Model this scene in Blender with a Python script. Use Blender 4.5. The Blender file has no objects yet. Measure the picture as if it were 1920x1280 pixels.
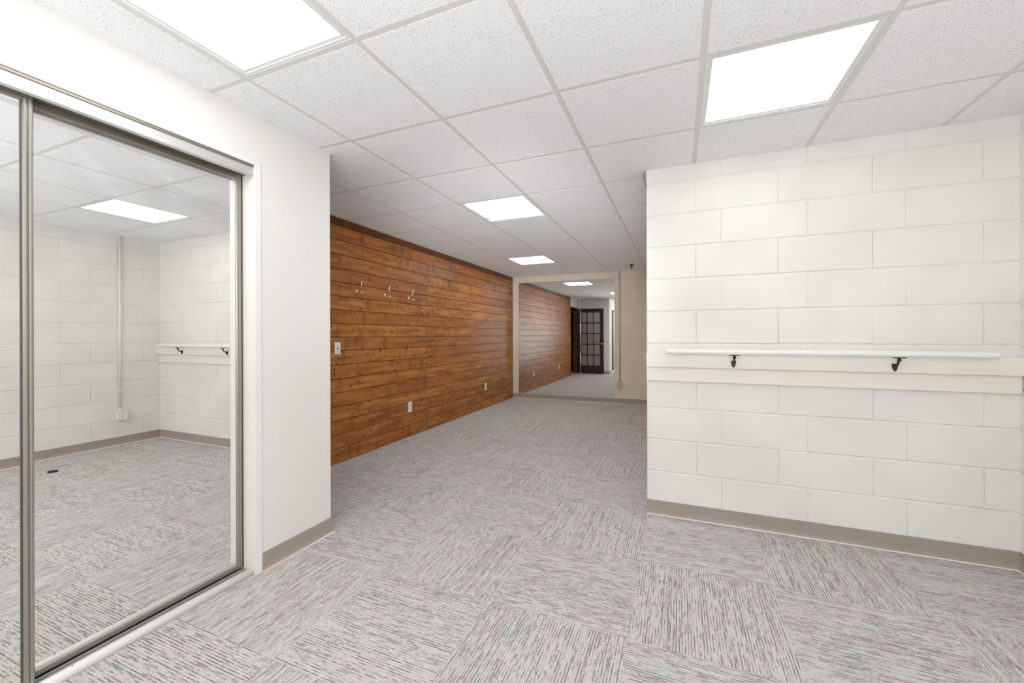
import bpy, bmesh, math, random
from mathutils import Matrix, Vector
random.seed(11)
PI = math.pi
scene = bpy.context.scene
COL = scene.collection

# ------------------------------------------------------------------ measured room (metres)
CAM_H = 1.207
HC = 2.323                 # suspended ceiling height
XC = -1.982                # closet wall face
YCE = 1.885                # end of the closet box
YR = 2.904                 # block wall with the handrail
XR = 1.610                 # block wall on the right hand side
XW = -2.977                # timber wall
YF = 7.295                 # far wall
XH = -0.203                # corner of the block wall
YB = -2.2                  # wall behind the photographer
GX, GY, T = -1.7358, 1.1988, 0.6096   # ceiling grid
XMR, XMF = -2.0737, -2.037            # rear and front sliding mirror planes

# ------------------------------------------------------------------ mesh helpers
class MB:
    def __init__(s): s.v = []; s.f = []; s.m = []; s.sm = []
    def add(s, vs, fs, mi=0, smooth=False):
        o = len(s.v); s.v += [tuple(v) for v in vs]
        for f in fs: s.f.append(tuple(o+i for i in f)); s.m.append(mi); s.sm.append(smooth)
    def box(s, x0, x1, y0, y1, z0, z1, b=0.0, seg=2, mi=0):
        bm = bmesh.new()
        bmesh.ops.create_cube(bm, size=1.0)
        for v in bm.verts:
            v.co = ((x0+x1)/2+v.co.x*(x1-x0), (y0+y1)/2+v.co.y*(y1-y0), (z0+z1)/2+v.co.z*(z1-z0))
        if b > 0:
            bmesh.ops.bevel(bm, geom=bm.edges[:], offset=b, segments=seg, profile=0.5, affect='EDGES')
        s.frombm(bm, mi, False)
    def frombm(s, bm, mi=0, smooth=False):
        bm.verts.index_update()
        s.add([v.co[:] for v in bm.verts], [[v.index for v in f.verts] for f in bm.faces], mi, smooth)
        bm.free()
    def prism(s, prof, axis, a0, a1, mi=0, smooth=False):
        """closed profile (list of 2D points) extruded along an axis. axis 'x': profile (y,z); 'y': (x,z); 'z': (x,y)"""
        def P(p, a):
            return {'x': (a, p[0], p[1]), 'y': (p[0], a, p[1]), 'z': (p[0], p[1], a)}[axis]
        n = len(prof)
        vs = [P(p, a0) for p in prof]+[P(p, a1) for p in prof]
        fs = [(i, (i+1) % n, n+(i+1) % n, n+i) for i in range(n)]
        s.add(vs, fs, mi, smooth); s.add(vs, [tuple(range(n))[::-1], tuple(range(n, 2*n))], mi, False)
    def tube(s, pts, rad, n=12, caps=True, mi=0, smooth=True):
        pts = [Vector(p) for p in pts]
        if not isinstance(rad, (list, tuple)): rad = [rad]*len(pts)
        rings = []; up = None
        for i, p in enumerate(pts):
            d = (pts[min(i+1, len(pts)-1)]-pts[max(i-1, 0)]).normalized()
            if up is None:
                up = d.orthogonal().normalized()
            else:
                up = (up-d*up.dot(d)).normalized()
            w = d.cross(up)
            rings.append([p+rad[i]*(up*math.cos(2*PI*k/n)+w*math.sin(2*PI*k/n)) for k in range(n)])
        vs = [v for r in rings for v in r]
        fs = [(i*n+k, i*n+(k+1) % n, (i+1)*n+(k+1) % n, (i+1)*n+k) for i in range(len(pts)-1) for k in range(n)]
        s.add(vs, fs, mi, smooth)
        if caps:
            s.add(vs, [tuple(range(n))[::-1], tuple(range(len(vs)-n, len(vs)))], mi, False)
    def lathe(s, o, axis, prof, n=20, mi=0, smooth=True):
        """prof: list of (distance along axis, radius)"""
        o = Vector(o); ax = Vector(axis).normalized()
        s.tube_like(o, ax, prof, n, mi, smooth)
    def tube_like(s, o, ax, prof, n, mi, smooth):
        u = ax.orthogonal().normalized(); w = ax.cross(u)
        vs = []
        for (d, r) in prof:
            for k in range(n):
                a = 2*PI*k/n
                vs.append(o+ax*d+(u*math.cos(a)+w*math.sin(a))*max(r, 1e-5))
        fs = [(i*n+k, i*n+(k+1) % n, (i+1)*n+(k+1) % n, (i+1)*n+k) for i in range(len(prof)-1) for k in range(n)]
        s.add(vs, fs, mi, smooth)
        s.add(vs, [tuple(range(n))[::-1], tuple(range(len(vs)-n, len(vs)))], mi, False)
    def build(s, name, mat, parent=None, loc=(0, 0, 0), recalc=True):
        me = bpy.data.meshes.new(name)
        lo = Vector(loc)
        me.from_pydata([tuple(Vector(v)-lo) for v in s.v], [], s.f)
        mats = mat if isinstance(mat, (list, tuple)) else [mat]
        for m in mats: me.materials.append(m)
        for p, mi, sm in zip(me.polygons, s.m, s.sm): p.material_index = mi; p.use_smooth = sm
        if recalc:
            bm = bmesh.new(); bm.from_mesh(me)
            bmesh.ops.remove_doubles(bm, verts=bm.verts[:], dist=1e-6)
            bmesh.ops.recalc_face_normals(bm, faces=bm.faces[:])
            bm.to_mesh(me); bm.free()
        me.update()
        o = bpy.data.objects.new(name, me); COL.objects.link(o)
        if parent is not None:
            o.parent = parent
            o.location = lo - parent_loc(parent)
        else:
            o.location = lo
        return o
def parent_loc(p):
    l = Vector(p.location)
    while p.parent is not None:
        p = p.parent; l = l+Vector(p.location)
    return l
def empty(name, loc, label, cat, group=None):
    o = bpy.data.objects.new(name, None); COL.objects.link(o); o.location = loc
    o.empty_display_size = 0.05
    return tag(o, label, cat, group)
def tag(o, label, cat, group=None):
    o['label'] = label; o['category'] = cat
    if group: o['group'] = group
    return o
def struct(o, label=None):
    o['kind'] = 'structure'
    if label: o['label'] = label
    return o
def copy_tree(o, parent=None):
    c = o.copy(); COL.objects.link(c)
    if parent is not None: c.parent = parent
    for ch in list(o.children): copy_tree(ch, c)
    return c

# ------------------------------------------------------------------ material helpers
def lin(c):
    return tuple(((x/255)/12.92 if x/255 <= .04045 else ((x/255+.055)/1.055)**2.4) for x in c)+(1.0,)
class NT:
    def __init__(s, name):
        s.mat = bpy.data.materials.new(name); s.mat.use_nodes = True
        s.t = s.mat.node_tree; s.t.nodes.clear()
        s.out = s.n('ShaderNodeOutputMaterial')
        s._co = None
    def n(s, typ, **kw):
        nd = s.t.nodes.new(typ)
        for k, v in kw.items(): setattr(nd, k, v)
        return nd
    def l(s, a, b): s.t.links.new(a, b)
    def put(s, sock, v):
        if isinstance(v, bpy.types.NodeSocket): s.l(v, sock)
        else: sock.default_value = v
    def math(s, op, a, b=0.0, c=None, clamp=False):
        nd = s.n('ShaderNodeMath', operation=op, use_clamp=clamp)
        s.put(nd.inputs[0], a); s.put(nd.inputs[1], b)
        if c is not None: s.put(nd.inputs[2], c)
        return nd.outputs[0]
    def smooth(s, v, a, b, lo=0.0, hi=1.0):
        nd = s.n('ShaderNodeMapRange', interpolation_type='SMOOTHSTEP')
        s.put(nd.inputs['Value'], v); nd.inputs['From Min'].default_value = a; nd.inputs['From Max'].default_value = b
        nd.inputs['To Min'].default_value = lo; nd.inputs['To Max'].default_value = hi
        return nd.outputs[0]
    def co(s):
        if s._co is None:
            tc = s.n('ShaderNodeTexCoord'); s._co = tc.outputs['Object']
        return s._co
    def xyz(s):
        nd = s.n('ShaderNodeSeparateXYZ'); s.l(s.co(), nd.inputs[0]); return nd.outputs
    def vec(s, x, y, z=0.0):
        nd = s.n('ShaderNodeCombineXYZ')
        s.put(nd.inputs[0], x); s.put(nd.inputs[1], y); s.put(nd.inputs[2], z)
        return nd.outputs[0]
    def noise(s, v, scale, detail=2.0, rough=0.5):
        nd = s.n('ShaderNodeTexNoise'); s.l(v, nd.inputs['Vector'])
        nd.inputs['Scale'].default_value = scale; nd.inputs['Detail'].default_value = detail; nd.inputs['Roughness'].default_value = rough
        return nd.outputs['Fac']
    def voro(s, v, scale, feat='F1', rnd=1.0):
        nd = s.n('ShaderNodeTexVoronoi', feature=feat, voronoi_dimensions='2D'); s.l(v, nd.inputs['Vector'])
        nd.inputs['Scale'].default_value = scale; nd.inputs['Randomness'].default_value = rnd
        return nd.outputs['Distance'], nd.outputs['Color']
    def white(s, v, dim='3D'):
        nd = s.n('ShaderNodeTexWhiteNoise', noise_dimensions=dim)
        s.put(nd.inputs['W' if dim == '1D' else 'Vector'], v); return nd.outputs['Value']
    def mix(s, f, a, b, mode='MIX'):
        nd = s.n('ShaderNodeMix', data_type='RGBA', blend_type=mode)
        s.put(nd.inputs['Factor'], f)
        s.put(nd.inputs[6], a); s.put(nd.inputs[7], b)
        return nd.outputs[2]
    def bump(s, h, strength, dist=0.002, normal=None):
        nd = s.n('ShaderNodeBump'); s.l(h, nd.inputs['Height'])
        nd.inputs['Strength'].default_value = strength; nd.inputs['Distance'].default_value = dist
        if normal is not None: s.l(normal, nd.inputs['Normal'])
        return nd.outputs[0]
    def bsdf(s, col, rough=0.6, metal=0.0, normal=None, spec=0.4):
        nd = s.n('ShaderNodeBsdfPrincipled')
        s.put(nd.inputs['Base Color'], col); s.put(nd.inputs['Roughness'], rough); s.put(nd.inputs['Metallic'], metal)
        nd.inputs['Specular IOR Level'].default_value = spec
        if normal is not None: s.l(normal, nd.inputs['Normal'])
        s.l(nd.outputs[0], s.out.inputs[0]); s.b = nd
        return s.mat

def plain(name, rgb, rough=0.5, metal=0.0, spec=0.4, noise=0.03, nscale=30, bump=0.0):
    t = NT(name)
    f = t.noise(t.co(), nscale, 3)
    c0 = lin(rgb); c1 = tuple(max(0, x*(1-noise*3)) for x in c0[:3])+(1,)
    col = t.mix(f, c0, c1)
    nrm = t.bump(t.noise(t.co(), nscale*8, 2), bump, .001) if bump > 0 else None
    return t.bsdf(col, rough, metal, nrm, spec)

def mat_carpet():
    t = NT('carpet_tiles'); x, y, z = t.xyz()
    S = 0.605
    ix = t.math('FLOOR', t.math('DIVIDE', t.math('ADD', x, 0.195), S)); iy = t.math('FLOOR', t.math('DIVIDE', t.math('SUBTRACT', y, 1.668), S))
    par = t.math('FLOORED_MODULO', t.math('ADD', ix, iy), 2.0)
    a = t.math('ADD', t.math('MULTIPLY', x, t.math('SUBTRACT', 1.0, par)), t.math('MULTIPLY', y, par))
    b = t.math('ADD', t.math('MULTIPLY', y, t.math('SUBTRACT', 1.0, par)), t.math('MULTIPLY', x, par))
    tid = t.white(t.vec(ix, iy, 3.0))
    wob = t.math('MULTIPLY', t.math('SUBTRACT', t.noise(t.co(), 60, 1), .5), .0024)
    row = t.math('DIVIDE', t.math('ADD', a, wob), .0056)
    L = t.math('FLOOR', row); fr = t.math('SUBTRACT', row, L)
    r1 = t.white(t.vec(L, t.math('MULTIPLY', tid, 91.0), 1.0))
    n = t.noise(t.vec(t.math('MULTIPLY', L, 3.71), t.math('MULTIPLY', b, 15.0), t.math('MULTIPLY', tid, 37.0)), 1.0, 4.0, .72)
    patch = t.noise(t.vec(x, y, t.math('MULTIPLY', tid, 9.0)), 9.0, 2)
    sel = t.math('ADD', t.math('ADD', n, t.math('MULTIPLY', t.math('SUBTRACT', r1, .5), .13)), t.math('MULTIPLY', t.math('SUBTRACT', patch, .5), .16))
    sel = t.math('ADD', sel, t.math('MULTIPLY', t.math('SUBTRACT', t.math('FLOORED_MODULO', L, 2.0), .5), .11))
    dark = t.smooth(sel, .42, .66)
    prof = t.smooth(t.math('ABSOLUTE', t.math('SUBTRACT', fr, .5)), .24, .46, 1.0, 0.0)
    gap = t.smooth(t.math('ABSOLUTE', t.math('SUBTRACT', fr, .5)), .36, .5)
    loop = t.noise(t.vec(t.math('MULTIPLY', L, 5.3), t.math('MULTIPLY', b, 230.0), 0.0), 1.0, 1)
    tint = t.noise(t.vec(t.math('MULTIPLY', L, .45), t.math('MULTIPLY', b, 5.0), t.math('MULTIPLY', tid, 17.0)), 1.0, 2)
    light = t.mix(t.smooth(tint, .40, .60), lin((207, 209, 203)), lin((210, 200, 198)))
    light = t.mix(t.smooth(loop, .3, .75), light, lin((186, 181, 179)))
    dk = t.mix(t.smooth(tint, .38, .62), lin((98, 94, 91)), lin((120, 101, 101)))
    f = t.math('MULTIPLY', dark, prof)
    f = t.math('MAXIMUM', f, t.math('MULTIPLY', gap, .28))
    col = t.mix(t.math('MULTIPLY', f, .95), light, dk)
    # tile seams
    ex = t.math('FRACT', t.math('DIVIDE', t.math('ADD', x, 0.195), S)); ey = t.math('FRACT', t.math('DIVIDE', t.math('SUBTRACT', y, 1.668), S))
    e = t.math('MAXIMUM', t.math('ABSOLUTE', t.math('SUBTRACT', ex, .5)), t.math('ABSOLUTE', t.math('SUBTRACT', ey, .5)))
    col = t.mix(t.math('MULTIPLY', t.smooth(e, .4965, .499), .08), col, lin((120, 108, 106)))
    h = t.math('ADD', t.math('MULTIPLY', prof, .6), t.math('MULTIPLY', loop, .5))
    return t.bsdf(col, .95, 0, t.bump(h, .35, .003), .1)

def mat_block(name, rgb, rough_side=False):
    t = NT(name); x, y, z = t.xyz()
    fine = t.noise(t.co(), 140, 3); lump = t.noise(t.co(), 34, 4, .6); big = t.noise(t.co(), 3.0, 2)
    m = t.smooth(t.noise(t.co(), 2.3, 2), .42, .66)
    h = t.math('ADD', t.math('MULTIPLY', fine, .35), t.math('MULTIPLY', t.math('MULTIPLY', lump, m), 1.6))
    d, c = t.voro(t.vec(t.math('ADD', x, t.math('MULTIPLY', y, 1.0)), t.math('MULTIPLY', z, .8)), 8.0)
    cs = t.n('ShaderNodeSeparateColor'); t.l(c, cs.inputs[0])
    drip = t.math('MULTIPLY', t.math('MULTIPLY', t.smooth(d, .02, .06, 1, 0), t.smooth(cs.outputs[0], .5, .9)), t.math('MULTIPLY', m, 1.6))
    h = t.math('ADD', h, drip)
    c0 = lin(rgb); c1 = lin((rgb[0]-7, rgb[1]-9, rgb[2]-9))
    return t.bsdf(t.mix(t.smooth(big, .3, .7), c0, c1), .55, 0, t.bump(h, .55, .0030), .3)

def mat_wood():
    t = NT('knotty_timber'); x, y, z = t.xyz()
    at = t.n('ShaderNodeAttribute', attribute_name='plank'); sp = t.n('ShaderNodeSeparateColor'); t.l(at.outputs['Color'], sp.inputs[0])
    r, top, grv = sp.outputs[0], sp.outputs[1], sp.outputs[2]
    off = t.math('MULTIPLY', r, 53.0)
    yy = t.math('ADD', y, off)
    warp = t.math('MULTIPLY', t.math('SUBTRACT', t.noise(t.vec(t.math('MULTIPLY', yy, 3.0), t.math('MULTIPLY', z, 6.0), off), 1.0, 2), .5), .045)
    zz = t.math('ADD', z, warp)
    grain = t.noise(t.vec(t.math('MULTIPLY', yy, 1.6), t.math('MULTIPLY', zz, 75.0), off), 1.0, 3, .6)
    fig = t.noise(t.vec(t.math('MULTIPLY', yy, 2.2), t.math('MULTIPLY', zz, 18.0), off), 1.0, 3, .55)
    mott = t.noise(t.vec(t.math('MULTIPLY', yy, 7.0), t.math('MULTIPLY', z, 8.0), off), 1.0, 3, .6)
    base = t.mix(t.smooth(fig, .3, .7), lin((144, 82, 34)), lin((191, 121, 56)))
    base = t.mix(t.math('MULTIPLY', t.smooth(grain, .45, .75), .45), base, lin((120, 66, 24)))
    base = t.mix(t.math('MULTIPLY', t.smooth(mott, .52, .75), .60), base, lin((108, 60, 24)))
    pv = t.smooth(r, 0, 1)
    base = t.mix(t.math('MULTIPLY', t.math('SUBTRACT', 1.0, pv), .40), base, lin((128, 68, 30)))
    # knots
    kv = t.vec(yy, t.math('ADD', z, off), 0.0)
    d, c = t.voro(kv, 8.5)
    cs = t.n('ShaderNodeSeparateColor'); t.l(c, cs.inputs[0])
    rad = t.math('MULTIPLY_ADD', t.math('POWER', cs.outputs[0], 1.3), .085, .012)
    d = t.math('ADD', d, t.math('MULTIPLY', t.math('SUBTRACT', t.noise(t.vec(yy, z, off), 60, 2), .5), .03))
    k = t.smooth(t.math('DIVIDE', d, rad), .35, 1.2, 1, 0)
    halo = t.smooth(t.math('DIVIDE', d, rad), .8, 3.2, 1, 0)
    # upright dark ticks, stretched along z
    tv = t.vec(t.math('MULTIPLY', yy, 1.0), t.math('MULTIPLY', t.math('ADD', z, t.math('MULTIPLY', off, .7)), .42), 0.0)
    d2, c2 = t.voro(tv, 10.0)
    c2s = t.n('ShaderNodeSeparateColor'); t.l(c2, c2s.inputs[0])
    tick = t.math('MULTIPLY', t.smooth(t.math('ADD', d2, t.math('MULTIPLY', t.math('SUBTRACT', mott, .5), .08)), .02, .11, 1, 0), t.smooth(c2s.outputs[1], .48, .70))
    d3, c3 = t.voro(tv, 4.3)
    stain = t.math('MULTIPLY', t.smooth(d3, .03, .22, 1, 0), .45)
    base = t.mix(stain, base, lin((92, 54, 30)))
    base = t.mix(t.math('MULTIPLY', halo, .55), base, lin((112, 60, 26)))
    base = t.mix(t.math('MULTIPLY', tick, .85), base, lin((54, 28, 13)))
    base = t.mix(t.math('MULTIPLY', k, .92), base, lin((50, 25, 11)))
    base = t.mix(t.math('MULTIPLY', top, .78), base, lin((74, 34, 11)))
    base = t.mix(t.math('MULTIPLY', grv, .88), base, lin((38, 17, 7)))
    h = t.math('ADD', grain, t.math('MULTIPLY', fig, .5))
    return t.bsdf(base, .42, 0, t.bump(h, .10, .002), .22)

def mat_ceiling():
    t = NT('fissured_tile'); x, y, z = t.xyz()
    n1 = t.n('ShaderNodeTexNoise'); t.l(t.co(), n1.inputs['Vector']); n1.inputs['Scale'].default_value = 75; n1.inputs['Detail'].default_value = 1
    va = t.n('ShaderNodeVectorMath', operation='MULTIPLY_ADD'); t.l(n1.outputs['Color'], va.inputs[0]); va.inputs[1].default_value = (.007, .007, 0); t.l(t.co(), va.inputs[2])
    fl = t.n('ShaderNodeVectorMath', operation='MULTIPLY'); t.l(va.outputs[0], fl.inputs[0]); fl.inputs[1].default_value = (1, 1, 0)
    d, c = t.voro(fl.outputs[0], 112)
    cs = t.n('ShaderNodeSeparateColor'); t.l(c, cs.inputs[0])
    dens = t.noise(t.co(), 14, 2)
    thr = t.math('MULTIPLY', t.smooth(cs.outputs[0], .25, .9), t.math('ADD', dens, .45))
    pit = t.smooth(t.math('DIVIDE', d, t.math('MULTIPLY_ADD', thr, .225, .012)), .6, 1.1, 1, 0)
    d2, c2 = t.voro(fl.outputs[0], 210)
    pin = t.math('MULTIPLY', t.smooth(d2, .10, .24, 1, 0), .22)
    col = t.mix(t.math('MULTIPLY', pit, .70), lin((243, 245, 247)), lin((112, 112, 111)))
    col = t.mix(pin, col, lin((150, 148, 145)))
    return t.bsdf(col, .95, 0, t.bump(t.math('SUBTRACT', 1.0, pit), .3, .002), .05)

def mat_mirror(name, tint=(.90, .915, .905), haze=0.0):
    t = NT(name); x, y, z = t.xyz()
    g = t.n('ShaderNodeBsdfGlossy'); g.inputs['Color'].default_value = tint+(1,); g.inputs['Roughness'].default_value = 0.0
    d = t.n('ShaderNodeBsdfDiffuse'); d.inputs['Color'].default_value = (.75, .76, .80, 1)
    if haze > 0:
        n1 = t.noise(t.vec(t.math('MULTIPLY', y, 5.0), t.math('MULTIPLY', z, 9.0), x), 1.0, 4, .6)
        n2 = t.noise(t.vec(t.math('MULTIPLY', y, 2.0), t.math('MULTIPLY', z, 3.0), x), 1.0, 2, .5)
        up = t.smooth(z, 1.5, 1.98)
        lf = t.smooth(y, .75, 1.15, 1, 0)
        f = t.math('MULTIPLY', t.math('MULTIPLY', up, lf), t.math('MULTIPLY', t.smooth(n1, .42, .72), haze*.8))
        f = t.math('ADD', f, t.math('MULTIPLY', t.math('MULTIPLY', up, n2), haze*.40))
    else:
        f = t.math('MULTIPLY', t.smooth(t.noise(t.co(), 7, 4, .6), .5, .8), .03)
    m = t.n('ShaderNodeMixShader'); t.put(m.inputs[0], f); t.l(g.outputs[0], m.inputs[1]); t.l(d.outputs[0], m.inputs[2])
    t.l(m.outputs[0], t.out.inputs[0])
    return t.mat

def mat_lens(name, strength):
    t = NT(name); x, y, z = t.xyz()
    w = t.math('SINE', t.math('MULTIPLY', x, 2*PI/.0095))
    s_ = t.math('MULTIPLY_ADD', w, strength*.05, strength)
    e = t.n('ShaderNodeEmission'); e.inputs['Color'].default_value = (.985, .99, 1.0, 1); t.l(s_, e.inputs['Strength'])
    t.l(e.outputs[0], t.out.inputs[0])
    return t.mat

def mat_glass():
    t = NT('clear_pane')
    a = t.n('ShaderNodeBsdfTransparent'); a.inputs['Color'].default_value = (.94, .95, .94, 1)
    g = t.n('ShaderNodeBsdfGlossy'); g.inputs['Roughness'].default_value = .02
    fr = t.n('ShaderNodeFresnel'); fr.inputs['IOR'].default_value = 1.45
    m = t.n('ShaderNodeMixShader'); t.l(fr.outputs[0], m.inputs[0]); t.l(a.outputs[0], m.inputs[1]); t.l(g.outputs[0], m.inputs[2])
    t.l(m.outputs[0], t.out.inputs[0])
    return t.mat

LAMP = 6.2
M = dict(
    carpet=mat_carpet(), block=mat_block('painted_block', (235, 233, 228)), blockfar=mat_block('painted_block_hall', (231, 219, 200)),
    wood=mat_wood(), ceil=mat_ceiling(),
    dry=plain('drywall_paint', (235, 232, 228), .6, bump=.04, nscale=20, noise=.012),
    white=plain('white_gloss_paint', (240, 239, 236), .35, noise=.012),
    board=plain('white_board_paint', (240, 236, 226), .45, noise=.015, nscale=6),
    tbar=plain('grid_enamel', (216, 216, 213), .45, noise=.01),
    base=plain('taupe_vinyl', (160, 150, 139), .5, noise=.05, nscale=7),
    caulk=plain('pale_caulk', (240, 236, 229), .6, noise=.03),
    lens=mat_lens('light_lens', LAMP), lenshall=mat_lens('hall_light_lens', LAMP*2.0), frame=plain('fixture_enamel', (226, 226, 226), .4, noise=.01),
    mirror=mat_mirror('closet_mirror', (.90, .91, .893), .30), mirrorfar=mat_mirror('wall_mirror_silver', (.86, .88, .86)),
    alu=plain('satin_aluminium', (212, 211, 208), .42, .6, noise=.02), alusash=plain('anodised_sash', (164, 160, 150), .36, .85, noise=.02), aludark=plain('bronze_aluminium', (142, 134, 120), .4, .75, noise=.03),
    edgedark=plain('olive_dark', (84, 78, 66), .5, .4, noise=.03), black=plain('black_gap', (22, 21, 20), .7, noise=.02),
    bronze=plain('aged_bronze', (58, 47, 40), .38, .65, noise=.08, nscale=90),
    nickel=plain('satin_nickel', (236, 228, 216), .25, .85, noise=.02),
    ivory=plain('ivory_plastic', (228, 221, 204), .4, noise=.02), plate=plain('white_plastic', (232, 229, 222), .4, noise=.02),
    slot=plain('slot_shadow', (50, 46, 42), .6), blackplast=plain('black_plastic', (30, 29, 30), .42, noise=.05),
    darkdoor=plain('espresso_stain', (44, 27, 27), .38, noise=.12, nscale=14), jamb=plain('walnut_stain', (92, 50, 26), .45, noise=.14, nscale=12),
    brass=plain('brass', (205, 180, 120), .25, 1.0, noise=.02), glass=mat_glass(),
    conduit=plain('painted_conduit', (196, 184, 162), .45, noise=.03), conduitw=plain('white_conduit', (236, 233, 228), .45, noise=.02),  # conduit tan is wall paint darkened, shade put into its colour
    chrome=plain('dark_chrome', (120, 112, 108), .3, .9, noise=.03), grey=plain('closet_dark', (70, 66, 60), .8),
)

# ------------------------------------------------------------------ setting: floor, ceiling
b = MB(); b.box(XW-1.2, XR+.1, YB-.1, YF+.1, -.1, 0)
struct(b.build('floor', M['carpet']), 'grey carpet tile floor laid in a checkerboard of striped tiles')

LIGHTS = [(3, 1), (0, -1), (0, 3), (-1, 7)]
b = MB(); g = MB()
ext = [(XC, XR, YB, YCE), (XW, XR, YCE, YR), (XW, XH, YR, YF)]
HX = .0118
def inroom(x0, x1, y0, y1):
    return any(x1 > r[0]+.004 and x0 < r[1]-.004 and y1 > r[2]+.004 and y0 < r[3]-.004 for r in ext)
for i in range(-4, 7):
    for j in range(-7, 12):
        x0, y0 = GX+i*T, GY+j*T
        if not inroom(x0, x0+T, y0, y0+T): continue
        if (i, j) not in LIGHTS:
            e = random.uniform(-.0004, .0004)
            zt = HC-.0008+e
            xa, xb, ya, yb = x0+HX, x0+T-HX, y0+HX, y0+T-HX
            c = .0012
            vs = [(xa, ya, HC+.004), (xb, ya, HC+.004), (xb, yb, HC+.004), (xa, yb, HC+.004),
                  (xa+.0005, ya+.0005, zt+c), (xb-.0005, ya+.0005, zt+c), (xb-.0005, yb-.0005, zt+c), (xa+.0005, yb-.0005, zt+c),
                  (xa+c, ya+c, zt), (xb-c, ya+c, zt), (xb-c, yb-c, zt), (xa+c, yb-c, zt)]
            fs = [(8, 11, 10, 9)]
            for k in range(4):
                kk = (k+1) % 4
                fs += [(k, kk, 4+kk, 4+k), (4+k, 4+kk, 8+kk, 8+k)]
            b.add(vs, fs)
ceil = struct(b.build('ceiling', M['ceil']), 'suspended ceiling of white fissured acoustic tiles in a grid')
for i in range(-4, 8):
    x = GX+i*T; g.box(x-.012, x+.012, YB, YF, HC+.0005, HC+.004)
for j in range(-7, 12):
    y = GY+j*T; g.box(XW, XR, y-.012, y+.012, HC, HC+.0037)
gr = g.build('ceiling_grid', M['tbar'], ceil)
b = MB(); b.box(XW-.3, XR+.2, YB-.2, YF+.2, HC+.14, HC+.16)
b.build('ceiling_deck', M['grey'], ceil)

# ------------------------------------------------------------------ block walls
def block_wall(name, mat, label, origin, udir, ndir, length, ztop, zref, pitch, jointA, jointB, blen=.4575, parity=0, depth=.0062):
    """origin: point at u=0,z=0 on the finished face; udir along wall; ndir into the room"""
    o = Vector(origin); u = Vector(udir); n = Vector(ndir)
    mb = MB(); rnd = random.Random(name)
    def P(a, z, d): return o+u*a+Vector((0, 0, z))+n*d
    k0 = int(math.floor((0-zref)/pitch))-1
    k = k0
    while zref+k*pitch < ztop:
        za, zb = max(0, zref+k*pitch), min(ztop, zref+(k+1)*pitch)
        if zb-za > .004:
            j = (jointA if (k+parity) % 2 == 0 else jointB)
            st = j-math.ceil((j+.001)/blen)*blen
            a = st
            while a < length:
                ua, ub = max(0, a), min(length, a+blen)
                if ub-ua > .004:
                    vs_ = rnd.uniform(.25, .7)
                    lv = rnd.uniform(-.0006, .0008)
                    gl, gr_ = [rnd.uniform(.55, 1.05)*.0042 for _ in range(2)]
                    gb = rnd.uniform(.8, 1.25)*.0042; gt = rnd.uniform(.8, 1.25)*.0042
                    # rows of points across the block: ring by ring, finely divided so the joint edge wanders
                    NU = max(2, int((ub-ua)/.03)); NZ = 5
                    ring = []
                    for (fi, dd) in ((0.0, -depth), (.45, -depth*.92), (1.0, -depth*.30), (1.9, lv)):
                        pts = []
                        def jit(): return rnd.uniform(-.0009, .0009) if fi > 0 else 0
                        L_, R_, B_, T_ = ua+gl*fi, ub-gr_*fi, za+gb*fi, zb-gt*fi
                        for q in range(NU): pts.append(P(L_+(R_-L_)*q/NU, B_+jit(), dd))
                        for q in range(NZ): pts.append(P(R_+jit()*.6, B_+(T_-B_)*q/NZ, dd*(vs_ if q else 1)))
                        for q in range(NU): pts.append(P(R_+(L_-R_)*q/NU, T_+jit(), dd))
                        for q in range(NZ): pts.append(P(L_+jit()*.6, T_+(B_-T_)*q/NZ, dd*(vs_ if q else 1)))
                        ring.append(pts)
                    m = len(ring[0]); vs = [p for r in ring for p in r]; fs = []
                    for s_ in range(3):
                        for q in range(m): fs.append((s_*m+q, s_*m+(q+1) % m, (s_+1)*m+(q+1) % m, (s_+1)*m+q))
                    mb.add(vs, fs, 0, False)
                    mb.add(vs[3*m:], [tuple(range(m))], 0, False)
                a += blen
        k += 1
    # solid core behind the faces
    c0 = P(0, 0, -depth); c1 = P(length, ztop, -.12)
    xs = sorted((c0.x, c1.x)); ys = sorted((c0.y, c1.y))
    e_ = [.12*abs(u.x), .12*abs(u.y)]
    mb.box(xs[0]-(0 if name == 'wall_right' else e_[0]), xs[1]+e_[0], ys[0]-e_[1], ys[1]+e_[1], 0, ztop)
    ob = mb.build(name, mat, recalc=False)
    bm = bmesh.new(); bm.from_mesh(ob.data)
    bmesh.ops.remove_doubles(bm, verts=bm.verts[:], dist=2e-5)
    bm.to_mesh(ob.data); bm.free()
    return struct(ob, label)
ZT = HC+.06
block_wall('wall_right', M['block'], 'white painted concrete block wall behind the handrail', (XH, YR, 0), (1, 0, 0), (0, -1, 0), XR-XH+.008, ZT, .289, .2147, .102-XH, .249-XH)
block_wall('wall_side', M['block'], 'white painted block wall with the surface conduit, seen in the closet mirror', (XR, YR+.006, 0), (0, -1, 0), (-1, 0, 0), YR-YB, ZT, .2835, .2125, YR-2.506, YR-2.734)
block_wall('wall_far', M['blockfar'], 'beige painted block wall at the far end behind the mirrors', (XW-.1, YF, 0), (1, 0, 0), (0, -1, 0), XH-XW+.2, ZT, .299, .2108, -.817-XW+.1, -.592-XW+.1, parity=0)
b = MB(); b.box(XH+.004, XH+.12, YR+.02, YF+.05, 0, ZT); struct(b.build('wall_hall', M['block']), 'return wall of the hall behind the block wall corner')
b = MB(); b.box(XC-.3, XR+.1, YB-.1, YB, 0, ZT); struct(b.build('wall_back', M['dry']), 'plain wall behind the photographer')

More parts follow.
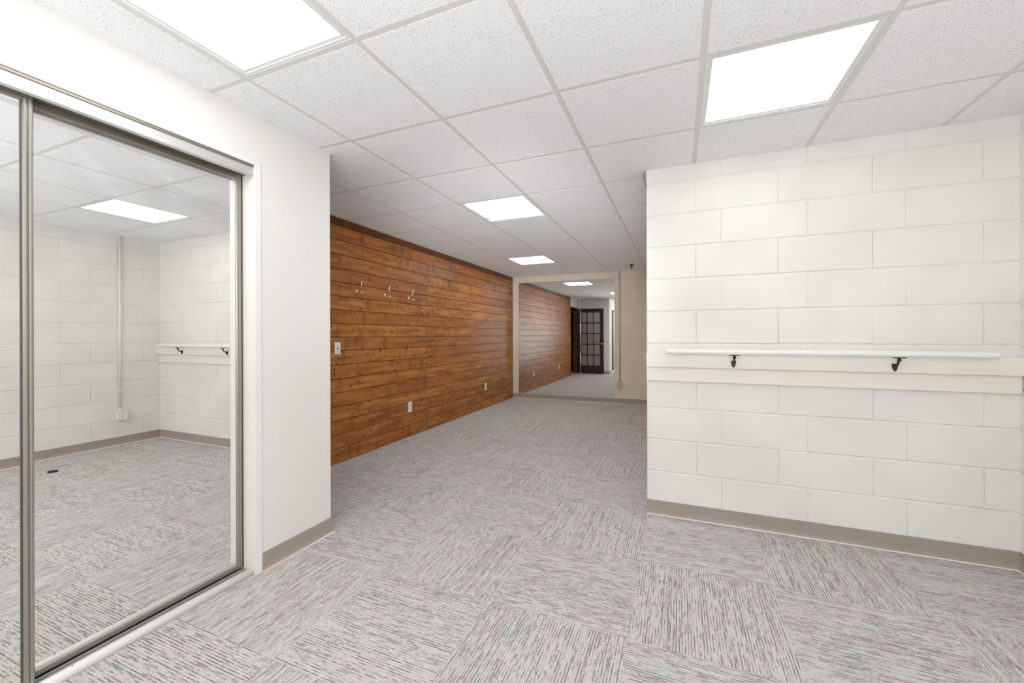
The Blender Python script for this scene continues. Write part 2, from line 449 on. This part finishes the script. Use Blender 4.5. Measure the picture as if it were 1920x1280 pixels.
# ------------------------------------------------------------------ timber wall
YW0 = 2.77
rows = [0.0, .008, .142, .273, .405, .537, .670, .800, .931, 1.064, 1.192, 1.321, 1.4526, 1.5825, 1.715, 1.842, 1.978, 2.114, 2.250, ZT]
rows = rows[0:1]+rows[2:]
mb = MB(); cols = []
rnd = random.Random(4)
def plank(ya, yb, za, zb, butt_l, butt_r, val, top):
    gz, gy, dp = .0032, .0009, .0045
    off = rnd.uniform(-.0004, .0006)
    yl, yr_ = ya+(gy if butt_l else 0), yb-(gy if butt_r else 0)
    v = [(XW-dp, ya, za), (XW-dp, yb, za), (XW-dp, yb, zb), (XW-dp, ya, zb),
         (XW+off, yl, za+gz), (XW+off, yr_, za+gz), (XW+off, yr_, zb-gz), (XW+off, yl, zb-gz)]
    f = [(4, 5, 6, 7)]+[(k, (k+1) % 4, 4+(k+1) % 4, 4+k) for k in range(4)]
    n0 = len(mb.f); mb.add(v, f)
    cols.extend([(val, top, 0, 1)]+[(val, top, 1, 1)]*4)
for ri in range(len(rows)-1):
    za, zb = rows[ri], rows[ri+1]
    top = 1.0 if ri == len(rows)-2 else 0.0
    cuts = [YW0]
    if not top:
        if rnd.random() < .55: cuts.append(4.394)
        if rnd.random() < .35: cuts.append(5.60)
        if rnd.random() < .25: cuts.append(6.45+rnd.uniform(-.1, .2))
    cuts.append(YF+.03); cuts.sort()
    for c in range(len(cuts)-1):
        plank(cuts[c], cuts[c+1], za, zb, c > 0, c < len(cuts)-2, rnd.random(), top)
nplank = len(mb.f)
mb.box(XW-.10, XW-.0046, YW0, YF+.05, 0, ZT)
wl = mb.build('wall_left', M['wood'], recalc=False)
ca = wl.data.color_attributes.new('plank', 'FLOAT_COLOR', 'CORNER')
for p in wl.data.polygons:
    cv = cols[p.index] if p.index < nplank else (.0, 1, 0, 1)
    for li in p.loop_indices: ca.data[li].color = cv
struct(wl, 'wall of horizontal knotty timber planks with dark grooves')
# plaster over the doorway and dark lobby behind it
b = MB(); b.box(XW-.10, XW, YCE, YW0, 2.05, ZT); b.box(XW-.10, XW, YCE-.1, 1.93, 0, 2.05)
struct(b.build('wall_lobby', M['dry']), 'white wall above the dark doorway at the end of the timber wall')
b = MB(); b.box(XW-1.0, XW-.98, 1.2, 3.4, 0, 2.3); b.box(XW-1.0, XW-.1, 3.38, 3.4, 0, 2.3); b.box(XW-1.0, XW-.1, 1.2, 1.22, 0, 2.3); b.box(XW-1.0, XW-.1, 1.2, 3.4, 2.28, 2.3)
struct(b.build('wall_vestibule', M['jamb']), 'brown panelled lobby beyond the doorway')
b = MB()
b.box(XW-.11, XW+.012, YW0-.028, YW0-.001, 0, 2.052, .002); b.box(XW-.11, XW+.012, 1.931, 1.944, 0, 2.052, .002); b.box(XW-.11, XW+.012, 1.944, YW0-.028, 2.026, 2.052, .002)
b.box(XW-.07, XW-.055, YW0-.040, YW0-.028, 0, 2.026)
struct(b.build('trim_1', M['jamb']), 'dark walnut door jamb at the end of the timber wall')

# ------------------------------------------------------------------ closet walls
OY0, OY1, OZ = -.135, 1.405, 2.069
b = MB()
b.box(XC-.12, XC, OY1, YCE, 0, ZT); b.box(XC-.12, XC, YB, OY0, 0, ZT); b.box(XC-.12, XC, OY0, OY1, OZ, ZT)
b.box(XW, XC-.12, YCE-.1, YCE, 0, ZT)
struct(b.build('wall_closet', M['dry']), 'smooth white wall around the mirrored closet opening')
b = MB(); b.box(-2.6, -2.58, OY0-.1, OY1+.1, 0, 2.2); b.box(-2.6, -2.10, OY0-.12, OY0-.1, 0, 2.2); b.box(-2.6, -2.10, OY1+.06, OY1+.08, 0, 2.2); b.box(-2.6, -2.1, OY0-.1, OY1+.08, 2.2, 2.22)
struct(b.build('wall_closet_inside', M['grey']), 'dark inside of the closet behind the sliding mirrors')
# flat casing round the opening
b = MB()
b.box(XC-.002, XC+.005, OY1, OY1+.034, 0, OZ, .0015); b.box(XC-.002, XC+.005, OY0-.034, OY0, 0, OZ, .0015); b.box(XC-.002, XC+.005, OY0-.0341, OY1+.0341, OZ+.0002, OZ+.020, .0015)
struct(b.build('trim_2', M['white']), 'flat white casing around the closet opening')
# head track: fascia + dark underside
tr = MB()
tr.prism([(-1.990, 2.012), (-1.987, 2.016), (-1.990, 2.030), (-1.990, 2.058), (-2.006, 2.058), (-2.006, 2.012)], 'y', OY0, OY1-.003)
tr = struct(tr.build('trim_3', M['alu']), 'satin aluminium head track fascia over the sliding mirrors')
b = MB(); b.box(-2.115, -2.006, OY0, OY1-.003, 2.046, 2.058); b.box(-2.052, -2.048, OY0, OY1-.003, 2.022, 2.046); b.build('track_channel', M['aludark'], tr)
b = MB(); b.box(-2.04, -1.984, OY0, OY1, 2.0585, OZ-.0005); b.build('shadow_filler', M['aludark'], tr)
# floor track with white half-round threshold
b = MB(); b.box(-2.115, -2.030, OY0, OY1, 0.0, .010); b.box(-2.058, -2.054, OY0, OY1, .01, .024); b.box(-2.095, -2.091, OY0, OY1, .01, .024); b.box(-2.036, -2.030, OY0, OY1, .01, .022)
ft = struct(b.build('trim_4', M['alu']), 'aluminium floor track under the sliding mirrors')
b = MB(); b.box(-2.088, -2.060, OY0, OY1, .0101, .0125); b.box(-2.052, -2.038, OY0, OY1, .0101, .0125); b.build('track_groove', M['black'], ft)
prof = [(-2.0295, 0.0), (-2.0295, .024)]+[(-2.010+.017*math.cos(a)-.0, .014+.017*math.sin(a)) for a in [math.radians(x) for x in (125, 100, 80, 60, 40, 20, 0, -20)]]+[(-1.994, 0.0)]
b = MB(); b.prism(prof, 'y', OY0+.001, OY1-.003, smooth=True)
th_ = struct(b.build('trim_5', M['white']), 'white rounded threshold strip along the closet floor')
b = MB(); b.lathe((-2.0085, .745, .0305), (0.2, 0, 1), [(0, .0025), (.001, .0022), (.0014, .0008)], 10); b.build('screw', M['bronze'], th_)

# ------------------------------------------------------------------ baseboards
def baseboard(name, label, p0, p1, n, h=.094):
    """runs from p0 to p1 on the floor, n = direction into the room"""
    d = Vector((p1[0]-p0[0], p1[1]-p0[1], 0)); L = d.length; d.normalize(); n = Vector((n[0], n[1], 0))
    prof = [(0, .006), (.0155, .006), (.0115, .010), (.0075, .018), (.0055, .030), (.0048, .05), (.0045, h-.004), (.0034, h-.001), (0, h)]
    def rib(prof, mat, nm, parent=None):
        mb = MB(); k = len(prof); o = Vector((p0[0], p0[1], 0))
        vs = [o+n*q[0]+Vector((0, 0, q[1])) for q in prof]; vs += [v+d*L for v in vs]
        mb.add(vs, [(i, (i+1) % k, k+(i+1) % k, k+i) for i in range(k)], 0, False)
        mb.add(vs, [tuple(range(k))[::-1], tuple(range(k, 2*k))])
        return mb.build(nm, mat, parent)
    o = struct(rib(prof, M['base'], name), label)
    c = rib([(0, .0), (.0175, .0), (.0165, .006), (0, .006)], M['caulk'], 'caulk_line', o)
    return o
bb = baseboard('baseboard_right', 'taupe vinyl baseboard along the white block wall under the handrail', (XH, YR), (XR, YR), (0, -1))
baseboard('baseboard_side', 'taupe vinyl baseboard on the side block wall, seen in the closet mirror', (XR, YR), (XR, YB), (-1, 0))
baseboard('baseboard_far', 'taupe vinyl baseboard under the far wall mirrors', (XW, YF), (XH, YF), (0, -1), .09)
bc = baseboard('baseboard_closet', 'taupe vinyl baseboard on the short wall beside the closet', (XC, OY1+.035), (XC, YCE+.004), (1, 0))
b = MB(); b.lathe((XC+.0045, 1.492, .071), (1, 0, 0), [(0, .0022), (.001, .002)], 8); b.build('nail_head', M['slot'], bc)
baseboard('baseboard_end', 'taupe vinyl baseboard behind the open glazed door', (XC, YCE), (XW, YCE), (0, 1))

# wall angles of the ceiling grid
b = MB(); b.box(XH-.022, XH+.004, YR+.0, YF, HC-.0075, HC-.0060); b.box(XH-.024, XH-.022, YR, YF, HC-.0075, HC+.003)
wa = struct(b.build('trim_6', M['tbar']), 'ceiling wall angle along the hall return wall')
b = MB(); b.box(XH-.0255, XH-.0222, YR+.05, YF, HC-.0077, HC-.0060); b.build('shadow_gap', M['slot'], wa)
b = MB(); b.box(XW, XC+.016, YCE, YCE+.022, HC-.0075, HC-.0060)
wa = struct(b.build('trim_7', M['tbar']), 'ceiling wall angle stub at the closet wall corner')

# handrail backing boards
b = MB(); b.box(XH, XR-.003, YR-.045, YR-.020, .9935, 1.084, .003); o = struct(b.build('trim_8', M['board']), 'thick white upper board behind the handrail')
b = MB(); b.box(XH, XR-.003, YR-.020, YR, .900, 1.078, .0025); struct(b.build('trim_9', M['board']), 'thin white lower board under the handrail')

# ------------------------------------------------------------------ ceiling lights
def ceiling_light(i, j, label, lens='lens'):
    x0, y0 = GX+i*T, GY+j*T
    r = empty('ceiling_light', (x0+T/2, y0+T/2, HC), label, 'ceiling light', 'square ceiling light panels')
    c = .0125; w = .026
    fr = MB()
    xa, xb, ya, yb = x0+c, x0+T-c, y0+c, y0+T-c
    for (q0, q1, z0, z1) in ((0, w*.45, HC+.002, HC+.012), (w*.45, w, HC+.006, HC+.016)):
        fr.box(xa+q0, xb-q0, ya+q0, ya+q1, z0, z1); fr.box(xa+q0, xb-q0, yb-q1, yb-q0, z0, z1)
        fr.box(xa+q0, xa+q1, ya+q1, yb-q1, z0, z1); fr.box(xb-q1, xb-q0, ya+q1, yb-q1, z0, z1)
    fr.build('frame', M['frame'], r, r.location)
    d = MB(); d.box(xa+w-.004, xb-w+.004, ya+w-.004, yb-w+.004, HC+.0100, HC+.0145)
    d.build('diffuser', M[lens], r, r.location)
    return r
ceiling_light(3, 1, 'square lit ceiling panel in front of the white block wall with the handrail')
ceiling_light(0, -1, 'large lit ceiling panel nearest the mirrored closet, cut by the top of the photo')
ceiling_light(0, 3, 'lit ceiling panel over the hall, nearer one of the two before the timber wall', 'lenshall')
ceiling_light(-1, 7, 'small far lit ceiling panel over the hall close to the wall mirrors', 'lenshall')

# ------------------------------------------------------------------ sliding mirror doors
def sliding_mirror(xm, y0, y1, label):
    r = empty('sliding_mirror', (xm, (y0+y1)/2, .02), label, 'mirror', 'sliding mirrored closet doors')
    z0, z1, sw = .026, 2.040, .026
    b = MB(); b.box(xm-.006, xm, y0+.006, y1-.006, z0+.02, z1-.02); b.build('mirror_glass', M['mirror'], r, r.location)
    for (ya, yb, s) in ((y0, y0+sw, 1), (y1-sw, y1, -1)):
        # extruded stile with two rounded ribs
        q = [(xm-.012, ya), (xm-.012, yb), (xm+.004, yb)]
        m_ = (ya+yb)/2
        q += [(xm+.0075, yb-.003), (xm+.0085, yb-.007), (xm+.0075, m_+.0022), (xm+.0045, m_), (xm+.0075, m_-.0022), (xm+.0085, ya+.007), (xm+.0075, ya+.003), (xm+.004, ya)]
        b = MB(); b.prism(q, 'z', z0, z1); b.build('stile', M['alusash'], r, r.location)
    b = MB(); b.prism([(xm-.012, z1-.040), (xm+.004, z1-.040), (xm+.007, z1-.036), (xm+.007, z1-.014), (xm+.003, z1-.008), (xm+.003, z1), (xm-.012, z1)], 'y', y0+sw, y1-sw)
    b.build('top_rail', M['aludark'], r, r.location)
    b = MB(); b.prism([(xm-.012, z0), (xm+.005, z0), (xm+.007, z0+.003), (xm+.007, z0+.020), (xm+.001, z0+.024), (xm-.012, z0+.024)], 'y', y0+sw, y1-sw)
    b.build('bottom_rail', M['alusash'], r, r.location)
    b = MB()  # dark edge strips; the rear one paints the shaded gap to the jamb
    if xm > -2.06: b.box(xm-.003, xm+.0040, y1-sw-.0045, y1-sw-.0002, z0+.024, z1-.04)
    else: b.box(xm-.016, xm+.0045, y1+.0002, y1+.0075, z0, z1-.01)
    b.build('edge_dark_strip', M['edgedark'], r, r.location)
    return r
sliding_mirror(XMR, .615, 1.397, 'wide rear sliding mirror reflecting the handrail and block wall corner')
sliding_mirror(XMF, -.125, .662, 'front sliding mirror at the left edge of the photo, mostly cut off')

# ------------------------------------------------------------------ far wall mirrors
def wall_mirror(x0, x1, label):
    z0, z1 = .092, 2.207
    b = MB(); b.box(x0+.0012, x1-.0012, YF-.006, YF+.0005, z0, z1, .0012, 1)
    o = b.build('wall_mirror', M['mirrorfar'], None, ((x0+x1)/2, YF, z0))
    tag(o, label, 'mirror', 'frameless mirror panels on the far wall')
    c = MB(); c.box(x0, x1, YF-.0085, YF-.0062, z0-.003, z0+.006); c.build('bottom_channel', M['alu'], o, o.location)
wall_mirror(-2.859, -2.258, 'left tall wall mirror panel next to the timber wall')
wall_mirror(-2.258, -1.655, 'middle tall wall mirror panel of the three at the far end')
wall_mirror(-1.655, -1.050, 'right tall wall mirror panel beside the conduit, showing the glazed door')

# ------------------------------------------------------------------ glazed door (seen in the far mirrors)
DY = 1.952; DX0, DX1 = -2.955, -2.145
st, zt0, zt1 = .108, .012, 2.022
b = MB()
b.box(DX0, DX0+st, DY-.018, DY+.018, zt0, zt1, .003); b.box(DX1-st, DX1, DY-.018, DY+.018, zt0, zt1, .003)
b.box(DX0+st, DX1-st, DY-.018, DY+.018, zt0, .255, .003); b.box(DX0+st, DX1-st, DY-.018, DY+.018, 1.915, zt1, .003)
gx0, gx1, gz0, gz1 = DX0+st, DX1-st, .255, 1.915
for k in (1, 2):
    xx = gx0+(gx1-gx0)*k/3; b.box(xx-.012, xx+.012, DY-.014, DY+.014, gz0, gz1, .003)
for k in range(1, 5):
    zz = gz0+(gz1-gz0)*k/5; b.box(gx0, gx1, DY-.0135, DY+.0135, zz-.013, zz+.013, .003)
dr = struct(b.build('door_1', M['darkdoor']), 'espresso brown glazed door with fifteen panes standing open, reflected in the wall mirrors')
b = MB(); b.box(gx0, gx1, DY-.002, DY+.002, gz0, gz1); b.build('glass_panes', M['glass'], dr)
b = MB(); b.lathe((DX1-.062, DY+.018, .93), (0, 1, 0), [(0, .032), (.005, .031), (.008, .012), (.030, .011), (.036, .022), (.046, .028), (.056, .026), (.062, .014), (.063, .002)]); b.build('door_knob', M['brass'], dr)
for zz in (.25, 1.05, 1.82):
    b = MB(); b.tube([(DX0-.006, DY+.012, zz-.045), (DX0-.006, DY+.012, zz+.045)], .006, 10); b.build('hinge', M['brass'], dr)

# ------------------------------------------------------------------ handrail
RY, RZ = YR-.098, 1.0985
hr = empty('handrail', (.705, YR-.045, RZ), 'long white round handrail on two dark bronze brackets against the block wall', 'handrail')
b = MB(); n = 18
def rail_ring(x, s): return [(x, RY+.0185*s*math.cos(2*PI*k/n), RZ+.0180*s*math.sin(2*PI*k/n)) for k in range(n)]
xs_ = [(-.076, .80), (-.0735, .95), (-.069, 1), (1.474, 1), (1.4785, .95), (1.481, .80)]
vs = [p for x_, s_ in xs_ for p in rail_ring(x_, s_)]
b.add(vs, [(i*n+k, i*n+(k+1) % n, (i+1)*n+(k+1) % n, (i+1)*n+k) for i in range(len(xs_)-1) for k in range(n)], 0, True)
b.add(vs, [tuple(range(n))[::-1], tuple(range(len(vs)-n, len(vs)))])
b.build('rail', M['white'], hr, hr.location)
def bracket(x):
    yb = YR-.045
    zt, zb = 1.0445, 1.0015
    out = [(-.0125, 1.0), (-.0135, .90), (-.0135, .74), (-.0125, .56), (-.0100, .34), (-.0062, .12), (-.0030, .02), (0, 0)]
    out = out+[(-p[0], p[1]) for p in out[-2::-1]]
    zz = lambda t_: zb+(zt-zb)*t_
    b = MB()
    rings = []
    for (s_, dy) in ((1.0, 0), (1.0, -.004), (.86, -.0085), (.55, -.0115)):
        rings.append([(x+p[0]*s_, yb+dy, zz(.55+(p[1]-.55)*s_)) for p in out])
    m = len(out); vs = [p for r in rings for p in r]
    b.add(vs, [(i*m+k, i*m+(k+1) % m, (i+1)*m+(k+1) % m, (i+1)*m+k) for i in range(3) for k in range(m)], 0, True)
    b.add(vs, [tuple(range(3*m, 4*m)), tuple(range(m))[::-1]], 0, False)
    br = b.build('bracket', M['bronze'], hr, (x, yb, zz(.5)))
    b = MB()
    b.tube([(x, yb-.006, zz(.74)), (x, yb-.018, zz(.76)), (x, yb-.034, zz(.92)), (x, RY+.008, 1.064), (x, RY, 1.074)], [.0078, .0062, .0055, .0058, .0072], 12)
    b.lathe((x, RY+.004, 1.064), (1, 0, 0), [(-.0085, .003), (-.0085, .0055), (.0085, .0055), (.0085, .003)], 12)
    b.build('arm', M['bronze'], br, (x, yb, zz(.5)))
    b = MB(); b.box(x-.027, x+.027, RY-.010, RY+.010, 1.0765, 1.0805, .0012); b.build('saddle', M['bronze'], br, (x, yb, zz(.5)))
    for t_ in (.16, .80):
        b = MB(); b.lathe((x, yb-.0065-.004*(t_ < .5 and .3 or 1), zz(t_)), (0, -1, 0), [(0, .0034), (.0022, .003), (.003, .001)], 10); b.build('screw', M['slot'], br, (x, yb, zz(.5)))
for xb in (.312, 1.093): bracket(xb)

# ------------------------------------------------------------------ coat hooks
def bez(p, n=14):
    out = []
    for i in range(len(p)-1):
        a = Vector(p[max(i-1, 0)]); b_ = Vector(p[i]); c = Vector(p[i+1]); d = Vector(p[min(i+2, len(p)-1)])
        for k in range(n if i < len(p)-2 else n+1):
            t_ = k/n
            out.append(.5*((2*b_)+(c-a)*t_+(2*a-5*b_+4*c-d)*t_*t_+(3*b_-a-3*c+d)*t_**3))
    return out
def coat_hook(y, z, label):
    r = empty('coat_hook', (XW, y, z), label, 'hook', 'double coat hooks on the timber wall')
    b = MB()
    b.lathe((XW, y, z), (1, 0, 0), [(0, .0135), (.003, .0135), (.006, .011), (.009, .0075), (.012, .006)], 20)
    b.build('back_plate', M['nickel'], r, r.location)
    up = bez([(XW+.008, y, z+.001), (XW+.022, y, z+.012), (XW+.046, y, z+.022), (XW+.060, y, z+.046), (XW+.066, y, z+.082)])
    b = MB(); b.tube(up, .0042, 10); b.lathe((XW+.0655, y, z+.080), (.16, 0, 1), [(0, .0045), (.002, .0120), (.006, .0140), (.009, .0115), (.0105, .003)], 18)
    b.build('upper_prong', M['nickel'], r, r.location)
    lo = bez([(XW+.008, y, z-.001), (XW+.012, y, z-.022), (XW+.030, y, z-.036), (XW+.050, y, z-.034), (XW+.066, y, z-.020)])
    b = MB(); b.tube(lo, .0042, 10); b.lathe((XW+.063, y, z-.023), (.75, 0, .66), [(0, .0045), (.002, .0120), (.007, .0145), (.011, .0115), (.0125, .003)], 18)
    b.build('lower_prong', M['nickel'], r, r.location)
coat_hook(3.165, 1.655, 'nickel double coat hook nearest the white closet wall, first of three')
coat_hook(3.584, 1.655, 'middle nickel double coat hook of the three on the timber wall')
coat_hook(4.005, 1.655, 'nickel double coat hook farthest from the closet wall, last of three')

# ------------------------------------------------------------------ switch and outlets
def cover(w, h, y, z, mat, name, label, cat, group=None):
    b = MB(); b.box(XW, XW+.0055, y-w/2, y+w/2, z-h/2, z+h/2, .0024)
    o = b.build(name, mat, None, (XW, y, z)); return tag(o, label, cat, group)
s_ = cover(.071, .114, 2.915, 1.0885, M['plate'], 'light_switch', 'white toggle light switch plate on the timber wall beside the closet corner', 'light switch')
b = MB(); b.box(XW+.005, XW+.007, 2.915-.0055, 2.915+.0055, 1.0885-.0125, 1.0885+.0125, .0005); b.build('toggle_slot', M['slot'], s_, s_.location)
b = MB(); b.box(XW+.006, XW+.018, 2.915-.0036, 2.915+.0036, 1.0885+.001, 1.0885+.0105, .0015); b.build('toggle', M['plate'], s_, s_.location)
for dz in (-.030, .030):
    b = MB(); b.lathe((XW+.0053, 2.915, 1.0885+dz), (1, 0, 0), [(0, .0034), (.0012, .003), (.0014, .001)], 10); b.build('screw', M['slot'], s_, s_.location)
def duplex(parent, c, ax, up, side, mat):
    """two receptacle faces with slots on a plate centred at c, facing ax"""
    c = Vector(c); ax = Vector(ax); side = Vector(side)
    for dz in (-.0195, .0195):
        b = MB(); n = 20; prof = []
        for k in range(n):
            a = 2*PI*k/n; xx = max(-.0145, min(.0145, .0172*math.cos(a))); prof.append((xx, .0142*math.sin(a)))
        v0 = [c+side*p[0]+Vector((0, 0, dz+p[1])) for p in prof]; v1 = [v+ax*.0022 for v in v0]
        b.add(v0+v1, [(i, (i+1) % n, n+(i+1) % n, n+i) for i in range(n)]+[tuple(range(n, 2*n)), tuple(range(n))[::-1]])
        rc = b.build('receptacle', mat, parent, parent_loc(parent))
        b = MB()
        for (sx, sz, w, h) in ((-.0062, .003, .0022, .0085), (.0062, .003, .0022, .0070), (0, -.0075, .0046, .0046)):
            p = c+side*sx+Vector((0, 0, dz+sz))
            q = [p+side*(w/2*i)+Vector((0, 0, h/2*j))+ax*e for e in (.0015, .0026) for (i, j) in ((-1, -1), (1, -1), (1, 1), (-1, 1))]
            b.add(q, [(0, 1, 2, 3), (4, 5, 6, 7), (0, 1, 5, 4), (1, 2, 6, 5), (2, 3, 7, 6), (3, 0, 4, 7)])
        b.build('slots', M['slot'], rc, parent_loc(parent))
for (yy, lab) in ((4.028, 'ivory wall outlet low on the timber wall, nearer the camera'), (6.080, 'ivory wall outlet low on the timber wall, farther along near the mirrors')):
    o = cover(.076, .122, yy, .3545, M['ivory'], 'wall_outlet', lab, 'outlet', 'outlets low on the timber wall')
    duplex(o, (XW+.0052, yy, .3545), (1, 0, 0), None, (0, 1, 0), M['ivory'])

# surface boxes with conduits
def surface_outlet(c, ax, side, label, mat, h=.112, w=.074, dp=.048):
    c = Vector(c); ax = Vector(ax); side = Vector(side)
    r = empty('outlet_box', c, label, 'outlet', 'surface mounted outlet boxes')
    def slab(w, h, d0, d1, name, ch, mt):
        b = MB(); q = [(-w/2+ch, -h/2), (w/2-ch, -h/2), (w/2, -h/2+ch), (w/2, h/2-ch), (w/2-ch, h/2), (-w/2+ch, h/2), (-w/2, h/2-ch), (-w/2, -h/2+ch)]
        v = [c+side*a+Vector((0, 0, z_))+ax*d for d in (d0, d1-.002) for a, z_ in q]+[c+side*a*.96+Vector((0, 0, z_*.97))+ax*d1 for a, z_ in q]
        b.add(v, [(8*m_+i, 8*m_+(i+1) % 8, 8*m_+8+(i+1) % 8, 8*m_+8+i) for m_ in (0, 1) for i in range(8)]+[tuple(range(16, 24)), tuple(range(8))[::-1]])
        return b.build(name, mt, r, c)
    slab(w*.93, h*.95, 0, dp-.004, 'back_box', .004, mat)
    slab(w, h, dp-.004, dp+.003, 'cover_plate', .013, mat)
    duplex(r, c+ax*(dp+.0028), ax, None, side, mat)
    return r
surface_outlet((-.972, YF, .327), (0, -1, 0), (1, 0, 0), 'beige surface outlet box on the far wall at the foot of the conduit', M['conduit'], .115, .085)
surface_outlet((XR, 2.530, .333), (-1, 0, 0), (0, 1, 0), 'white surface outlet box low on the side block wall, seen in the closet mirror', M['conduitw'], .105, .085)
cd = MB(); cd.tube([(-.960, YF-.0125, .384), (-.960, YF-.0125, HC+.02)], .0112, 14)
o = tag(cd.build('conduit', M['conduit'], None, (-.96, YF, .384)), 'beige vertical conduit right of the wall mirrors, running down from the ceiling', 'conduit', 'vertical wall conduits')
b = MB(); b.lathe((-.960, YF-.0125, .384), (0, 0, 1), [(0, .015), (.018, .015), (.02, .012)], 14); b.build('connector', M['conduit'], o, o.location)
cd = MB(); cd.tube([(XR-.0125, 2.522, .385), (XR-.0125, 2.522, HC+.02)], .0115, 14)
o = tag(cd.build('conduit', M['conduitw'], None, (XR, 2.522, .385)), 'white vertical conduit on the side block wall, reflected in the closet mirror', 'conduit', 'vertical wall conduits')
b = MB(); b.lathe((XR-.0125, 2.522, .385), (0, 0, 1), [(0, .016), (.02, .016), (.022, .0125)], 14); b.build('connector', M['conduitw'], o, o.location)
b = MB(); b.box(XR-.0265, XR, 2.505, 2.539, .592, .608, .003); b.box(XR-.004, XR, 2.539, 2.575, .592, .608, .001); b.build('strap', M['conduitw'], o, o.location)

# ------------------------------------------------------------------ sprinkler and the small black block
sx, sy = -.690, 6.66
sp = empty('ceiling_sprinkler', (sx, sy, HC), 'small dark fire sprinkler head hanging from the hall ceiling near the mirrors', 'sprinkler')
b = MB(); b.lathe((sx, sy, HC-.003), (0, 0, -1), [(0, .043), (.004, .043), (.009, .034), (.016, .030), (.018, .012)], 24); b.build('escutcheon', M['chrome'], sp, sp.location)
b = MB(); b.lathe((sx, sy, HC-.018), (0, 0, -1), [(0, .011), (.016, .011), (.018, .008), (.050, .0055)], 16)
b.tube([(sx-.010, sy, HC-.032), (sx-.014, sy, HC-.048), (sx-.004, sy, HC-.068)], .003, 8); b.tube([(sx+.010, sy, HC-.032), (sx+.014, sy, HC-.048), (sx+.004, sy, HC-.068)], .003, 8)
b.build('nozzle', M['bronze'], sp, sp.location)
b = MB(); b.lathe((sx, sy, HC-.066), (0, 0, -1), [(0, .006), (.002, .017), (.0035, .017), (.005, .004)], 20); b.build('deflector', M['chrome'], sp, sp.location)
b = MB(); b.box(-.815, -.755, 6.81, 6.822, HC-.0066, HC-.0046)
struct(b.build('trim_10', M['slot']), 'short dark slot in the ceiling tile beside the sprinkler')

kb = MB(); kb.box(-.031, .031, -.016, .016, 0.0, .018, .003, 3)
kp = kb.build('plastic_block', M['blackplast']); kp.location = (1.003, 1.79, 0.0005); kp.rotation_euler = (0, 0, math.radians(112))
tag(kp, 'small black plastic block lying on the carpet, seen only in the closet mirror', 'block')
b = MB(); b.box(-.0325, -.030, -.009, .009, .005, .012, .0008); lat = b.build('end_clip', M['chrome']); lat.parent = kp

# ------------------------------------------------------------------ light
def area(name, loc, rot, sx, sy, p, col=(.97, .985, 1.0)):
    d = bpy.data.lights.new(name, 'AREA'); d.shape = 'RECTANGLE'; d.size = sx; d.size_y = sy; d.energy = p; d.color = col
    o = bpy.data.objects.new(name, d); COL.objects.link(o); o.location = loc; o.rotation_euler = rot; return o
area('fill_up', (-.15, -1.1, 1.0), (math.radians(180), 0, 0), 1.6, 1.4, 72)  # added lamp behind the camera, lifts the ceiling; no such fixture there
area('fill_rear', (.1, -1.9, 1.5), (math.radians(90), 0, math.radians(8)), 2.2, 1.2, 10)  # invented soft source at the back, evens out the walls
d = bpy.data.lights.new('fill_hall', 'SPOT'); d.energy = 70; d.spot_size = math.radians(46); d.spot_blend = 1.0; d.shadow_soft_size = .18; d.color = (.97, .985, 1.0)  # added spot by the camera to brighten the hall and timber
o = bpy.data.objects.new('fill_hall', d); COL.objects.link(o); o.location = (.08, -.30, 1.45)
o.rotation_euler = (Vector((-2.55, 5.0, 1.7))-o.location).to_track_quat('-Z', 'Y').to_euler()
d = bpy.data.lights.new('fill_hall_low', 'SPOT'); d.energy = 430; d.spot_size = math.radians(38); d.spot_blend = 1.0; d.shadow_soft_size = .2; d.color = (.97, .985, 1.0)  # made-up low spot that raises the hall ceiling
o = bpy.data.objects.new('fill_hall_low', d); COL.objects.link(o); o.location = (0, -.45, .35)
o.rotation_euler = (Vector((-2.05, 5.2, 2.38))-o.location).to_track_quat('-Z', 'Y').to_euler()
w = bpy.data.worlds.new('world'); scene.world = w; w.use_nodes = True
w.node_tree.nodes['Background'].inputs[0].default_value = (.9, .9, .9, 1); w.node_tree.nodes['Background'].inputs[1].default_value = .3

# ------------------------------------------------------------------ camera
TH = .3899; ROLL = -.003
cam = bpy.data.cameras.new('camera'); co = bpy.data.objects.new('camera', cam); COL.objects.link(co)
cam.sensor_width = 36; cam.sensor_fit = 'HORIZONTAL'; cam.lens = 762.3/1920*36
cam.shift_y = -(640-628.1)/1920; cam.clip_start = .02
co.matrix_world = Matrix.Translation((0, 0, CAM_H)) @ Matrix.Rotation(TH, 4, 'Z') @ Matrix.Rotation(PI/2, 4, 'X') @ Matrix.Rotation(ROLL, 4, 'Z')
scene.camera = co
scene.view_settings.view_transform = 'Standard'; scene.view_settings.look = 'None'
scene.view_settings.exposure = 0.20; scene.view_settings.gamma = 1.15
scene.cycles.max_bounces = 10; scene.cycles.diffuse_bounces = 5; scene.cycles.glossy_bounces = 6; scene.cycles.transparent_max_bounces = 8
scene.cycles.sample_clamp_indirect = 6.0
scene.cycles.adaptive_threshold = 0.015
